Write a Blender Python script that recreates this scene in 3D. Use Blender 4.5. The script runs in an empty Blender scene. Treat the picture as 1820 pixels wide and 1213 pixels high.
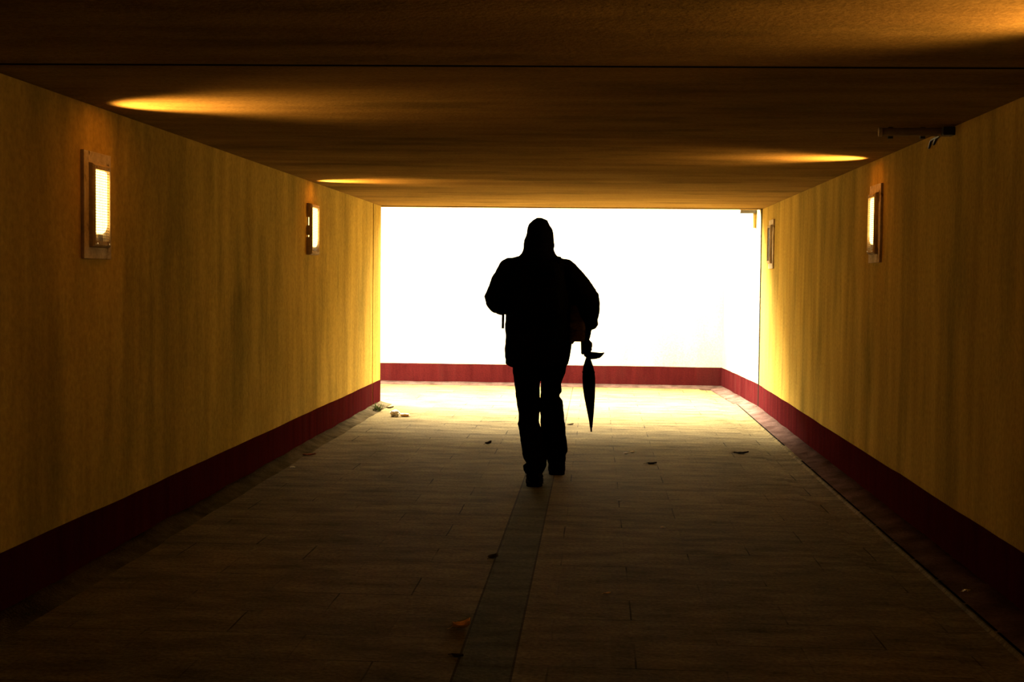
import bpy, bmesh, math, random
from mathutils import Vector, Matrix, noise

S = bpy.context.scene
COL = S.collection
PI = math.pi

# ------------------------------------------------------------------ camera
W_PX, H_PX = 1820.0, 1213.0
F_PX = 2383.4                      # focal length in photo pixels
VPX, VPY, ROLL = 1059.0, 499.4, 0.0103
CAM_H = 1.37
_u, _v = VPX - 910.0, 606.5 - VPY
_u, _v = (_u * math.cos(ROLL) - _v * math.sin(ROLL), _u * math.sin(ROLL) + _v * math.cos(ROLL))
_th = math.atan(_v / F_PX)
_ps = math.atan(_u / F_PX * math.cos(_th))
CAM_R = Matrix.Rotation(_ps, 3, 'Z') @ Matrix.Rotation(PI / 2 - _th, 3, 'X') @ Matrix.Rotation(ROLL, 3, 'Z')
CAM_P = Vector((0, 0, CAM_H))
cd = bpy.data.cameras.new('camera')
cam = bpy.data.objects.new('camera', cd)
COL.objects.link(cam)
cd.sensor_fit = 'HORIZONTAL'
cd.sensor_width = 36.0
cd.lens = F_PX / W_PX * 36.0
cd.clip_start = 0.05
cam.matrix_world = Matrix.Translation(CAM_P) @ CAM_R.to_4x4()
S.camera = cam

# ------------------------------------------------------------------ sky, exposure
SKY = 28.0
world = bpy.data.worlds.new('overcast_sky')
S.world = world
world.use_nodes = True
bg = world.node_tree.nodes['Background']
bg.inputs['Color'].default_value = (1.0, 0.91, 0.70, 1)
bg.inputs['Strength'].default_value = SKY
# bright patch of hazy sky, high and to the left beyond the stairs
sl = bpy.data.lights.new('hazy_sun', 'SUN')
sl.energy = 120.0
sl.color = (1.0, 0.92, 0.72)
sl.angle = math.radians(60)
sun = bpy.data.objects.new('hazy_sun', sl)
COL.objects.link(sun)
sun.location = (-4, 20, 9)
sun.rotation_mode = 'QUATERNION'
sun.rotation_quaternion = Vector((-.28, .58, 1.0)).to_track_quat('Z', 'Y')
S.view_settings.view_transform = 'Standard'
S.view_settings.look = 'None'
S.view_settings.gamma = 1.0
S.view_settings.exposure = 0.0
try:
    S.view_settings.use_curve_mapping = False
except Exception:
    pass
S.cycles.max_bounces = 10
S.cycles.diffuse_bounces = 6
S.cycles.sample_clamp_indirect = 6.0

LAMP_COL = (1.0, 0.53, 0.135)
BEAM_W = 92.0        # upward throw of a wall lamp
WASH_W = 33.0        # light a wall lamp sends across the tunnel
BULB_L = 10.0        # radiance of the tube itself


def ray(px, py):
    return CAM_R @ Vector((px - 910.0, 606.5 - py, -F_PX))


def at_axis(ax, val, px, py):
    d = ray(px, py)
    t = (val - CAM_P[ax]) / d[ax]
    return CAM_P + d * t


def on_floor(px, py, z=0.0):
    return at_axis(2, z, px, py)


def at_depth(px, py, Y):
    return at_axis(1, Y, px, py)


# ------------------------------------------------------------------ object helpers
def link(o, parent=None):
    COL.objects.link(o)
    if parent:
        o.parent = parent
    return o


def obj(name, bm, mat, parent=None, smooth=False, recalc=True):
    if recalc:
        bmesh.ops.recalc_face_normals(bm, faces=bm.faces[:])
    me = bpy.data.meshes.new(name)
    bm.to_mesh(me)
    bm.free()
    if smooth:
        for p in me.polygons:
            p.use_smooth = True
    o = bpy.data.objects.new(name, me)
    if mat:
        me.materials.append(mat)
    return link(o, parent)


def tag(o, label, cat, group=None):
    o['label'] = label
    o['category'] = cat
    if group:
        o['group'] = group
    return o


def struct(o):
    o['kind'] = 'structure'
    return o


def empty(name, loc, rz=0.0):
    o = bpy.data.objects.new(name, None)
    o.empty_display_size = 0.1
    o.location = loc
    o.rotation_euler = (0, 0, rz)
    return link(o)


def box(bm, x0, x1, y0, y1, z0, z1, bevel=0.0):
    vs = [bm.verts.new((x, y, z)) for x in (x0, x1) for y in (y0, y1) for z in (z0, z1)]
    fs = [bm.faces.new([vs[i] for i in q]) for q in ((0, 1, 3, 2), (4, 6, 7, 5), (0, 4, 5, 1), (2, 3, 7, 6), (0, 2, 6, 4), (1, 5, 7, 3))]
    if bevel:
        es = list({e for f in fs for e in f.edges})
        bmesh.ops.bevel(bm, geom=es, offset=bevel, segments=2, affect='EDGES', profile=0.7)


def ring_loft(bm, rings, cap=True):
    """rings: lists of Vectors with equal counts."""
    R = [[bm.verts.new(p) for p in r] for r in rings]
    n = len(R[0])
    for a, b in zip(R, R[1:]):
        for i in range(n):
            bm.faces.new((a[i], a[(i + 1) % n], b[(i + 1) % n], b[i]))
    if cap:
        bm.faces.new(R[0][::-1])
        bm.faces.new(R[-1])
    return R


def sweep(bm, pts, radii, n=14, flat=1.0):
    """tapered tube with hemispherical-ish ends along pts."""
    pts = [Vector(p) for p in pts]
    P, Rr = [], []
    d0 = (pts[1] - pts[0]).normalized()
    d1 = (pts[-1] - pts[-2]).normalized()
    for k, (c, s) in enumerate(((-.98, .2), (-.75, .66), (-.4, .92))):
        P.append(pts[0] + d0 * radii[0] * c); Rr.append(radii[0] * s)
    P += pts; Rr += list(radii)
    for c, s in ((.4, .92), (.75, .66), (.98, .2)):
        P.append(pts[-1] + d1 * radii[-1] * c); Rr.append(radii[-1] * s)
    rings = []
    ref = None
    for i, p in enumerate(P):
        t = (P[min(i + 1, len(P) - 1)] - P[max(i - 1, 0)]).normalized()
        if ref is None:
            ref = t.orthogonal().normalized()
        ref = (ref - t * ref.dot(t)).normalized()
        b = t.cross(ref)
        rings.append([p + (ref * math.cos(a) + b * math.sin(a) * flat) * Rr[i] for a in (2 * PI * k / n for k in range(n))])
    ring_loft(bm, rings)


def tube(bm, pts, r, n=10):
    pts = [Vector(p) for p in pts]
    rings = []
    ref = None
    for i, p in enumerate(pts):
        t = (pts[min(i + 1, len(pts) - 1)] - pts[max(i - 1, 0)]).normalized()
        if ref is None:
            ref = t.orthogonal().normalized()
        ref = (ref - t * ref.dot(t)).normalized()
        b = t.cross(ref)
        rr = r[i] if isinstance(r, (list, tuple)) else r
        rings.append([p + (ref * math.cos(a) + b * math.sin(a)) * rr for a in (2 * PI * k / n for k in range(n))])
    ring_loft(bm, rings)


def blob(bm, c, r, seg=20, rot=None):
    m = Matrix.Translation(Vector(c)) @ ((rot.to_4x4() if rot else Matrix.Identity(4))) @ Matrix.Diagonal((r[0], r[1], r[2], 1))
    bmesh.ops.create_uvsphere(bm, u_segments=seg, v_segments=seg // 2 + 2, radius=1, matrix=m)


def fuse(bm, voxel, smooth_it=4, wrinkle=0.0, wscale=9.0, stretch=(1, 1, 1)):
    """Fuse overlapping closed shells in bm into one continuous surface."""
    bmesh.ops.recalc_face_normals(bm, faces=bm.faces[:])
    me = bpy.data.meshes.new('tmp')
    bm.to_mesh(me)
    bm.free()
    o = bpy.data.objects.new('tmp', me)
    COL.objects.link(o)
    m = o.modifiers.new('r', 'REMESH')
    m.mode = 'VOXEL'
    m.voxel_size = voxel
    m.use_smooth_shade = True
    s = o.modifiers.new('s', 'SMOOTH')
    s.factor = 0.5
    s.iterations = smooth_it
    dg = bpy.context.evaluated_depsgraph_get()
    dg.update()
    me2 = bpy.data.meshes.new_from_object(o.evaluated_get(dg))
    bpy.data.objects.remove(o)
    b2 = bmesh.new()
    b2.from_mesh(me2)
    bpy.data.meshes.remove(me2)
    if wrinkle:
        b2.normal_update()
        for v in b2.verts:
            q = Vector((v.co.x * stretch[0], v.co.y * stretch[1], v.co.z * stretch[2])) * wscale
            v.co += v.normal * wrinkle * noise.fractal(q, 1.0, 2.0, 3)
    return b2


# ------------------------------------------------------------------ materials
def mat_new(name):
    m = bpy.data.materials.new(name)
    m.use_nodes = True
    return m, m.node_tree, m.node_tree.nodes['Principled BSDF']


def node(nt, t, **k):
    n = nt.nodes.new(t)
    for a, b in k.items():
        setattr(n, a, b)
    return n


def mat_plain(name, col, rough=0.7, noise_amt=0.25, scale=30.0, metallic=0.0, spec=0.4):
    m, nt, b = mat_new(name)
    tc = node(nt, 'ShaderNodeTexCoord')
    nz = node(nt, 'ShaderNodeTexNoise')
    nz.inputs['Scale'].default_value = scale
    nz.inputs['Detail'].default_value = 5
    nt.links.new(tc.outputs['Object'], nz.inputs['Vector'])
    cr = node(nt, 'ShaderNodeValToRGB')
    lo = tuple(c * (1 - noise_amt) for c in col)
    hi = tuple(min(1, c * (1 + noise_amt)) for c in col)
    cr.color_ramp.elements[0].color = (*lo, 1)
    cr.color_ramp.elements[0].position = 0.3
    cr.color_ramp.elements[1].color = (*hi, 1)
    cr.color_ramp.elements[1].position = 0.7
    nt.links.new(nz.outputs['Fac'], cr.inputs['Fac'])
    nt.links.new(cr.outputs['Color'], b.inputs['Base Color'])
    b.inputs['Roughness'].default_value = rough
    b.inputs['Metallic'].default_value = metallic
    b.inputs['Specular IOR Level'].default_value = spec
    bp = node(nt, 'ShaderNodeBump')
    bp.inputs['Strength'].default_value = 0.15
    bp.inputs['Distance'].default_value = 0.004
    nt.links.new(nz.outputs['Fac'], bp.inputs['Height'])
    nt.links.new(bp.outputs['Normal'], b.inputs['Normal'])
    return m


def mat_streaked(name, dark, light, stain, scale, rough=0.95, spec=0.0, stain_scale=(1.2, 1.2, 0.35), bump=0.25, stain_lo=0.52, stain_hi=0.75, fine=60.0):
    """Painted plaster with directional streaks, broad stains and fine grain."""
    m, nt, b = mat_new(name)
    L = nt.links.new
    tc = node(nt, 'ShaderNodeTexCoord')
    mp = node(nt, 'ShaderNodeMapping')
    mp.inputs['Scale'].default_value = scale
    L(tc.outputs['Object'], mp.inputs['Vector'])
    n1 = node(nt, 'ShaderNodeTexNoise')
    n1.inputs['Scale'].default_value = 1.0
    n1.inputs['Detail'].default_value = 8
    n1.inputs['Roughness'].default_value = 0.58
    L(mp.outputs['Vector'], n1.inputs['Vector'])
    r1 = node(nt, 'ShaderNodeValToRGB')
    r1.color_ramp.elements[0].position = 0.32
    r1.color_ramp.elements[0].color = (*dark, 1)
    r1.color_ramp.elements[1].position = 0.66
    r1.color_ramp.elements[1].color = (*light, 1)
    L(n1.outputs['Fac'], r1.inputs['Fac'])
    mp2 = node(nt, 'ShaderNodeMapping')
    mp2.inputs['Scale'].default_value = stain_scale
    mp2.inputs['Location'].default_value = (3.1, 1.7, 0.4)
    L(tc.outputs['Object'], mp2.inputs['Vector'])
    n2 = node(nt, 'ShaderNodeTexNoise')
    n2.inputs['Scale'].default_value = 1.3
    n2.inputs['Detail'].default_value = 7
    n2.inputs['Roughness'].default_value = 0.6
    L(mp2.outputs['Vector'], n2.inputs['Vector'])
    r2 = node(nt, 'ShaderNodeValToRGB')
    r2.color_ramp.elements[0].position = stain_lo
    r2.color_ramp.elements[0].color = (0, 0, 0, 1)
    r2.color_ramp.elements[1].position = stain_hi
    r2.color_ramp.elements[1].color = (1, 1, 1, 1)
    L(n2.outputs['Fac'], r2.inputs['Fac'])
    mx = node(nt, 'ShaderNodeMix', data_type='RGBA')
    L(r2.outputs['Color'], mx.inputs[0])
    L(r1.outputs['Color'], mx.inputs[6])
    mx.inputs[7].default_value = (*stain, 1)
    n3 = node(nt, 'ShaderNodeTexNoise')
    n3.inputs['Scale'].default_value = fine
    n3.inputs['Detail'].default_value = 3
    L(tc.outputs['Object'], n3.inputs['Vector'])
    mx3 = node(nt, 'ShaderNodeMix', data_type='RGBA', blend_type='OVERLAY')
    mx3.inputs[0].default_value = 0.35
    L(mx.outputs[2], mx3.inputs[6])
    L(n3.outputs['Fac'], mx3.inputs[7])
    L(mx3.outputs[2], b.inputs['Base Color'])
    b.inputs['Roughness'].default_value = rough
    b.inputs['Specular IOR Level'].default_value = spec
    ad = node(nt, 'ShaderNodeMath', operation='ADD')
    L(n1.outputs['Fac'], ad.inputs[0])
    L(n3.outputs['Fac'], ad.inputs[1])
    bp = node(nt, 'ShaderNodeBump')
    bp.inputs['Strength'].default_value = bump
    bp.inputs['Distance'].default_value = 0.01
    L(ad.outputs[0], bp.inputs['Height'])
    L(bp.outputs['Normal'], b.inputs['Normal'])
    return m


M = {}
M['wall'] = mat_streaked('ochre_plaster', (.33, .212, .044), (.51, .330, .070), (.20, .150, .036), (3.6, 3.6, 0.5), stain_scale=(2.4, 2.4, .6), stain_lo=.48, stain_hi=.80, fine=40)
M['wall_stair'] = mat_streaked('light_ochre_plaster', (.48, .41, .22), (.57, .50, .29), (.42, .36, .2), (3, 3, 0.6))
M['wall_pale'] = mat_streaked('pale_plaster', (.46, .42, .32), (.54, .50, .40), (.43, .39, .30), (3, 3, 0.6))
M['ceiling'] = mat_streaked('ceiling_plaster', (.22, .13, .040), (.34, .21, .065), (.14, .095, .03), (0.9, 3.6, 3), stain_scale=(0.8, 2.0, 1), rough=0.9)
M['band'] = mat_streaked('dark_red_paint', (.034, .0044, .0048), (.057, .0074, .0074), (.050, .010, .009), (9, 9, 1.2), rough=0.95, spec=0.0, stain_scale=(4, 4, .8), bump=0.2)
M['cement'] = mat_streaked('cement_fillet', (.042, .031, .016), (.10, .074, .040), (.025, .019, .010), (6, 5, 6), stain_scale=(3, 2, 3), bump=0.9)
M['cement_pink'] = mat_streaked('red_stained_cement', (.050, .028, .021), (.110, .064, .050), (.04, .020, .014), (6, 5, 6), stain_scale=(3, 2, 3), bump=0.9)
M['lintel'] = mat_streaked('joint_concrete', (.34, .25, .08), (.5, .36, .12), (.2, .15, .07), (5, 5, 2))
M['black_gap'] = mat_plain('joint_gap', (.010, .008, .006), .95, spec=0)
M['cream'] = mat_streaked('flaking_cream_paint', (.42, .33, .22), (.62, .50, .36), (.16, .11, .06), (12, 12, 6), stain_scale=(9, 9, 5), rough=.55, stain_lo=.58, stain_hi=.64)
M['housing'] = mat_streaked('worn_beige_enamel', (.36, .27, .17), (.52, .41, .27), (.22, .15, .09), (10, 10, 5), stain_scale=(8, 8, 4), rough=.45, stain_lo=.6, stain_hi=.68)
M['reflector'] = mat_plain('white_reflector', (.78, .76, .7), .4, .05)
M['mesh'] = mat_plain('grille_wire', (.16, .12, .08), .5, .2, metallic=.3)
M['steel'] = mat_plain('dull_screw', (.4, .37, .32), .4, .1, metallic=.8)
M['dark_metal'] = mat_plain('dark_metal', (.03, .026, .02), .6)
M['pvc'] = mat_plain('grey_conduit', (.26, .20, .15), .5, .1)
M['cable'] = mat_plain('black_cable', (.012, .011, .010), .6)
M['jacket'] = mat_plain('black_jacket_cloth', (.005, .0045, .0045), .9, .3, 60, spec=0)
M['trousers'] = mat_plain('black_trouser_cloth', (.005, .0045, .0045), .95, .3, 60, spec=0)
M['shoe'] = mat_plain('black_boot_leather', (.0045, .004, .0035), .9, .3, 40, spec=0)
M['sole'] = mat_plain('black_rubber', (.008, .008, .008), .85, .2, spec=0)
M['pack'] = mat_plain('black_nylon', (.005, .0045, .0045), .75, .3, 80, spec=0)
M['webbing'] = mat_plain('black_webbing', (.005, .0045, .0045), .85, .2, 120, spec=0)
M['umbrella'] = mat_plain('black_umbrella_cloth', (.004, .004, .0045), .7, .2, 50, spec=0)
M['skin'] = mat_plain('skin', (.25, .13, .085), .6, .1)
M['parcel'] = mat_streaked('brown_parcel_paper', (.075, .043, .02), (.12, .075, .036), (.03, .018, .009), (6, 6, 14), stain_scale=(9, 9, 16), stain_lo=.5, stain_hi=.6)
M['leaf_tan'] = mat_plain('dry_tan_leaf', (.80, .50, .19), .7, .25, 40)
M['leaf_red'] = mat_plain('dry_red_leaf', (.26, .09, .035), .7, .25, 40)
M['leaf_dark'] = mat_plain('rotting_dark_leaf', (.030, .020, .010), .9, .3, 40, spec=0)
M['paper'] = mat_plain('white_paper', (.75, .70, .60), .7, .06)
M['foil'] = mat_plain('silver_foil', (.75, .75, .74), .25, .05, metallic=.9)
M['grass'] = mat_plain('weed_green', (.050, .062, .016), .9, .3, spec=0)
M['wet'] = mat_plain('wet_dirt', (.035, .022, .012), .35, .3, 12)

# bulb
mb, ntb, pb = mat_new('glowing_tube')
em = node(ntb, 'ShaderNodeEmission')
em.inputs['Color'].default_value = (1.0, 0.60, 0.16, 1)
em.inputs['Strength'].default_value = BULB_L
ntb.links.new(em.outputs[0], ntb.nodes['Material Output'].inputs['Surface'])
M['bulb'] = mb
M['bulb_off'] = mat_plain('unlit_tube', (.10, .085, .06), .25, .05)


def mat_floor():
    m, nt, b = mat_new('stone_paving')
    L = nt.links.new
    tc = node(nt, 'ShaderNodeTexCoord')
    mp = node(nt, 'ShaderNodeMapping')
    mp.inputs['Location'].default_value = (0.46, -0.30, 0)
    L(tc.outputs['Object'], mp.inputs['Vector'])
    br = node(nt, 'ShaderNodeTexBrick')
    br.offset = 0.5
    br.inputs['Scale'].default_value = 1.0
    br.inputs['Brick Width'].default_value = 0.62
    br.inputs['Row Height'].default_value = 0.335
    br.inputs['Mortar Size'].default_value = 0.004
    br.inputs['Mortar Smooth'].default_value = 0.3
    br.inputs['Color1'].default_value = (.170, .128, .056, 1)
    br.inputs['Color2'].default_value = (.142, .107, .047, 1)
    br.inputs['Mortar'].default_value = (.150, .113, .050, 1)
    wn = node(nt, 'ShaderNodeTexNoise')
    wn.inputs['Scale'].default_value = 3.0
    L(tc.outputs['Object'], wn.inputs['Vector'])
    wm = node(nt, 'ShaderNodeMix', data_type='VECTOR')
    wm.inputs[0].default_value = 0.012
    L(mp.outputs['Vector'], wm.inputs[4])
    L(wn.outputs['Color'], wm.inputs[5])
    L(wm.outputs[1], br.inputs['Vector'])
    # narrow strip of darker stone; the walker's shadow is also painted into its tone
    sx = node(nt, 'ShaderNodeSeparateXYZ')
    L(tc.outputs['Object'], sx.inputs[0])

    def band(x0, x1):
        a = node(nt, 'ShaderNodeMath', operation='GREATER_THAN'); a.inputs[1].default_value = x0
        c = node(nt, 'ShaderNodeMath', operation='LESS_THAN'); c.inputs[1].default_value = x1
        d = node(nt, 'ShaderNodeMath', operation='MULTIPLY')
        L(sx.outputs['X'], a.inputs[0]); L(sx.outputs['X'], c.inputs[0])
        L(a.outputs[0], d.inputs[0]); L(c.outputs[0], d.inputs[1])
        return d.outputs[0]
    strip = band(-0.475, -0.275)
    m1 = node(nt, 'ShaderNodeMix', data_type='RGBA')
    # joints: open and dark in places, filled with grit in others
    jn = node(nt, 'ShaderNodeTexNoise')
    jn.inputs['Scale'].default_value = 1.7
    jn.inputs['Detail'].default_value = 3
    L(tc.outputs['Object'], jn.inputs['Vector'])
    jr = node(nt, 'ShaderNodeValToRGB')
    jr.color_ramp.elements[0].position = 0.47; jr.color_ramp.elements[0].color = (.12, .12, .12, 1)
    jr.color_ramp.elements[1].position = 0.60; jr.color_ramp.elements[1].color = (.9, .9, .9, 1)
    L(jn.outputs['Fac'], jr.inputs['Fac'])
    jm = node(nt, 'ShaderNodeMath', operation='MULTIPLY')
    L(br.outputs['Fac'], jm.inputs[0]); L(jr.outputs['Color'], jm.inputs[1])
    jx = node(nt, 'ShaderNodeMix', data_type='RGBA')
    L(jm.outputs[0], jx.inputs[0]); L(br.outputs['Color'], jx.inputs[6])
    jx.inputs[7].default_value = (.020, .015, .008, 1)
    L(strip, m1.inputs[0]); L(jx.outputs[2], m1.inputs[6])
    m1.inputs[7].default_value = (.092, .084, .048, 1)
    prev = m1.outputs[2]
    for x0, x1 in ((-0.480, -0.471), (-0.279, -0.270)):
        mm = node(nt, 'ShaderNodeMix', data_type='RGBA')
        L(band(x0, x1), mm.inputs[0]); L(prev, mm.inputs[6])
        mm.inputs[7].default_value = (.045, .036, .022, 1)
        prev = mm.outputs[2]
    # dirt, mottling and cross-wise scuffs
    n1 = node(nt, 'ShaderNodeTexNoise')
    n1.inputs['Scale'].default_value = 1.0
    n1.inputs['Detail'].default_value = 9
    n1.inputs['Roughness'].default_value = 0.68
    mp2 = node(nt, 'ShaderNodeMapping')
    mp2.inputs['Scale'].default_value = (2.6, 6.5, 1)
    L(tc.outputs['Object'], mp2.inputs['Vector'])
    L(mp2.outputs['Vector'], n1.inputs['Vector'])
    r1 = node(nt, 'ShaderNodeValToRGB')
    r1.color_ramp.elements[0].position = 0.30; r1.color_ramp.elements[0].color = (.28, .26, .24, 1)
    r1.color_ramp.elements[1].position = 0.68; r1.color_ramp.elements[1].color = (1.3, 1.27, 1.2, 1)
    L(n1.outputs['Fac'], r1.inputs['Fac'])
    mu = node(nt, 'ShaderNodeMix', data_type='RGBA', blend_type='MULTIPLY')
    mu.inputs[0].default_value = 0.85
    L(prev, mu.inputs[6]); L(r1.outputs['Color'], mu.inputs[7])
    n3 = node(nt, 'ShaderNodeTexNoise')
    n3.inputs['Scale'].default_value = 55
    n3.inputs['Detail'].default_value = 4
    L(tc.outputs['Object'], n3.inputs['Vector'])
    ov = node(nt, 'ShaderNodeMix', data_type='RGBA', blend_type='OVERLAY')
    ov.inputs[0].default_value = 0.75
    L(mu.outputs[2], ov.inputs[6]); L(n3.outputs['Fac'], ov.inputs[7])
    L(ov.outputs[2], b.inputs['Base Color'])
    b.inputs['Roughness'].default_value = 0.80
    b.inputs['Specular IOR Level'].default_value = 0.009
    b.inputs['Specular Tint'].default_value = (1.0, .78, .42, 1)
    h = node(nt, 'ShaderNodeMath', operation='MULTIPLY_ADD')
    h.inputs[1].default_value = -0.8
    L(br.outputs['Fac'], h.inputs[0]); L(n1.outputs['Fac'], h.inputs[2])
    h2 = node(nt, 'ShaderNodeMath', operation='ADD')
    L(h.outputs[0], h2.inputs[0]); L(n3.outputs['Fac'], h2.inputs[1])
    bp = node(nt, 'ShaderNodeBump')
    bp.inputs['Strength'].default_value = 0.45
    bp.inputs['Distance'].default_value = 0.008
    L(h2.outputs[0], bp.inputs['Height'])
    L(bp.outputs['Normal'], b.inputs['Normal'])
    return m


M['floor'] = mat_floor()

# ------------------------------------------------------------------ the tunnel
XL, XR, HC, HB = -2.336, 1.775, 2.158, 0.266
Y0 = -7.0
YJ_L, YP_L = 13.98, 14.49        # joint and end of the left wall
YJ_R = 14.62                     # joint in the right wall
YS = 14.76                       # edge of the roof slab
YB = 17.44                       # far wall
PIT_R = 1.64                     # right wall at the far corner
PIT_L = -7.5
TOP = 3.0


def grid_wall(bm, p0, p1, z0, z1, ny, nz, bulge=0.0, seed=0.0):
    """thin upright surface with a slight unevenness, from p0 to p1 (xy)."""
    p0, p1 = Vector((*p0, 0)), Vector((*p1, 0))
    d = (p1 - p0).normalized()
    nrm = Vector((-d.y, d.x, 0))
    V = []
    for i in range(ny + 1):
        row = []
        for k in range(nz + 1):
            q = p0.lerp(p1, i / ny)
            z = z0 + (z1 - z0) * k / nz
            w = bulge * noise.noise(Vector((q.x * .8 + seed, q.y * .8, z * 1.3)))
            row.append(bm.verts.new((q.x + nrm.x * w, q.y + nrm.y * w, z)))
        V.append(row)
    for i in range(ny):
        for k in range(nz):
            bm.faces.new((V[i][k], V[i + 1][k], V[i + 1][k + 1], V[i][k + 1]))


# walls: solid masonry either side, with the joint cut a few centimetres before the mouth
bm = bmesh.new()
box(bm, XL - .45, XL, Y0, YJ_L - .02, -.2, HC)
box(bm, XL - .45, XL, YJ_L + .02, YP_L, -.2, HC)
box(bm, XL - .45, XL - .06, YJ_L - .03, YJ_L + .03, -.2, HC)
struct(obj('wall_left', bm, M['wall']))
bm = bmesh.new()
box(bm, XR, XR + .45, Y0, YJ_R - .035, -.2, HC)
box(bm, XR + .08, XR + .45, YJ_R - .05, YJ_R + .05, -.2, HC)
struct(obj('wall_right', bm, M['wall']))
bm = bmesh.new()
box(bm, XL - .45, XR + .45, Y0 - .4, Y0, -.2, HC)
struct(obj('wall_rear', bm, M['wall']))

# ceiling slabs with a skewed open joint and a second one near the mouth
bm = bmesh.new()


def slab(bm, ya0, ya1, yb0, yb1, z0, z1):
    xa, xb = XL - .45, XR + .45
    lo = [(xa, ya0), (xb, yb0), (xb, yb1), (xa, ya1)]
    a = [bm.verts.new((x, y, z0)) for x, y in lo]
    c = [bm.verts.new((x, y, z1)) for x, y in lo]
    bm.faces.new(a[::-1]); bm.faces.new(c)
    for i in range(4):
        bm.faces.new((a[i], a[(i + 1) % 4], c[(i + 1) % 4], c[i]))


slab(bm, Y0 - .4, 4.900, Y0 - .4, 5.018, HC, HC + .6)
slab(bm, 4.936, 14.525, 5.054, 14.575, HC + .003, HC + .6)
slab(bm, 14.537, YS, 14.587, YS + .02, HC + .001, HC + .6)
slab(bm, 4.8, 5.1, 4.9, 5.2, HC + .05, HC + .62)
slab(bm, 14.4, 14.7, 14.4, 14.7, HC + .05, HC + .62)
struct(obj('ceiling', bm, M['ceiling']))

# parapet over the mouth, side retaining wall, far wall, right wall of the stair pit
bm = bmesh.new()
box(bm, PIT_L, XR + .45, YS - .35, YS - .005, HC + .6, TOP)
struct(obj('wall_parapet', bm, M['wall_pale']))
bm = bmesh.new()
box(bm, PIT_L, XL - .45, YP_L - .3, YP_L, -.2, HC + .6)
struct(obj('wall_stair_side', bm, M['wall_pale']))
bm = bmesh.new()
box(bm, PIT_L, PIT_R + .6, YB, YB + .4, -.2, TOP)
struct(obj('wall_far', bm, M['wall_pale']))
bm = bmesh.new()
a = [(XR, YJ_R + .035), (XR + .5, YJ_R + .035), (XR + .5, YB + .4), (PIT_R, YB + .01)]
lo = [bm.verts.new((x, y, -.2)) for x, y in a]
hi = [bm.verts.new((x, y, TOP)) for x, y in a]
bm.faces.new(lo[::-1]); bm.faces.new(hi)
for i in range(4):
    bm.faces.new((lo[i], lo[(i + 1) % 4], hi[(i + 1) % 4], hi[i]))
struct(obj('wall_stair_right', bm, M['wall_stair']))
bm = bmesh.new()
box(bm, PIT_L - .4, PIT_L, YP_L - .3, YB + .4, -.2, TOP)
struct(obj('wall_stair_end', bm, M['wall_pale']))

# floor: paving, shallow gutter on the right
bm = bmesh.new()
prof = [(-2.78, 0), (-2.0, 0), (1.335, 0), (1.345, -.010), (1.45, -.016), (1.575, -.012), (1.585, .0), (2.2, 0)]
ys = [Y0 - .4 + (YB + .4 - Y0) * i / 60 for i in range(61)]
V = [[bm.verts.new((x, y, z)) for x, z in prof] for y in ys]
for i in range(60):
    for k in range(len(prof) - 1):
        bm.faces.new((V[i][k], V[i][k + 1], V[i + 1][k + 1], V[i + 1][k]))
a = [bm.verts.new(p) for p in ((PIT_L, YP_L, 0), (-2.78, YP_L, 0), (-2.78, YB + .2, 0), (PIT_L, YB + .2, 0))]
bm.faces.new(a)
struct(obj('floor', bm, M['floor']))


# red painted band: its own thin coat with a hand-painted upper edge
def band_mesh(p0, p1, z0, z1, t, seed, n=90):
    p0, p1 = Vector((*p0, 0)), Vector((*p1, 0))
    d = (p1 - p0).normalized()
    nr = Vector((d.y, -d.x, 0))
    bm = bmesh.new()
    rings = []
    for i in range(n + 1):
        q = p0.lerp(p1, i / n)
        w = .006 * noise.noise(Vector((q.x * 1.1 + seed, q.y * 1.1, 0))) + .003 * noise.noise(Vector((q.x * 5, q.y * 5, seed)))
        o = q + nr * t
        rings.append([Vector((q.x, q.y, z0)), Vector((o.x, o.y, z0)), Vector((o.x, o.y, z1 + w)), Vector((q.x, q.y, z1 + w))])
    ring_loft(bm, rings)
    return bm


bm = band_mesh((XL, Y0), (XL, YJ_L - .02), -.05, HB, .004, 1.0)
struct(obj('baseboard_left', bm, M['band']))
bm = band_mesh((XL, YJ_L + .02), (XL, YP_L), -.05, HB, .004, 2.0, 10)
struct(obj('baseboard_mouth', bm, M['band']))
bm = band_mesh((XR, YJ_R - .035), (XR, Y0), -.05, HB, .004, 5.0)
struct(obj('baseboard_right', bm, M['band']))
bm = band_mesh((PIT_R, YB), (XR, YJ_R + .035), -.05, HB, .004, 8.0, 30)
struct(obj('baseboard_stair_right', bm, M['band']))
bm = band_mesh((PIT_L, YB), (PIT_R, YB), -.05, HB, .004, 11.0, 60)
struct(obj('baseboard_far', bm, M['band']))


# cement fillets at the foot of the walls
def fillet(p0, p1, nr, w, h, seed, n=120, rough=.012):
    bm = bmesh.new()
    p0, p1 = Vector((*p0, 0)), Vector((*p1, 0))
    nr = Vector((*nr, 0))
    rings = []
    for i in range(n + 1):
        q = p0.lerp(p1, i / n)
        L_ = (p1 - p0).length * i / n
        k = noise.fractal(Vector((L_ * 1.6, seed, 0)), 1, 2, 3)
        ww = w + rough * 1.6 * k
        hh = h + rough * noise.fractal(Vector((L_ * 2.3, seed + 4, 0)), 1, 2, 3)
        b = q - nr * .02
        m1 = q + nr * (ww * .45)
        m2 = q + nr * ww
        rings.append([Vector((b.x, b.y, -.03)), Vector((b.x, b.y, hh)), Vector((m1.x, m1.y, hh * .42)), Vector((m2.x, m2.y, .001)), Vector((m2.x, m2.y, -.03))])
    ring_loft(bm, rings)
    return bm


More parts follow.
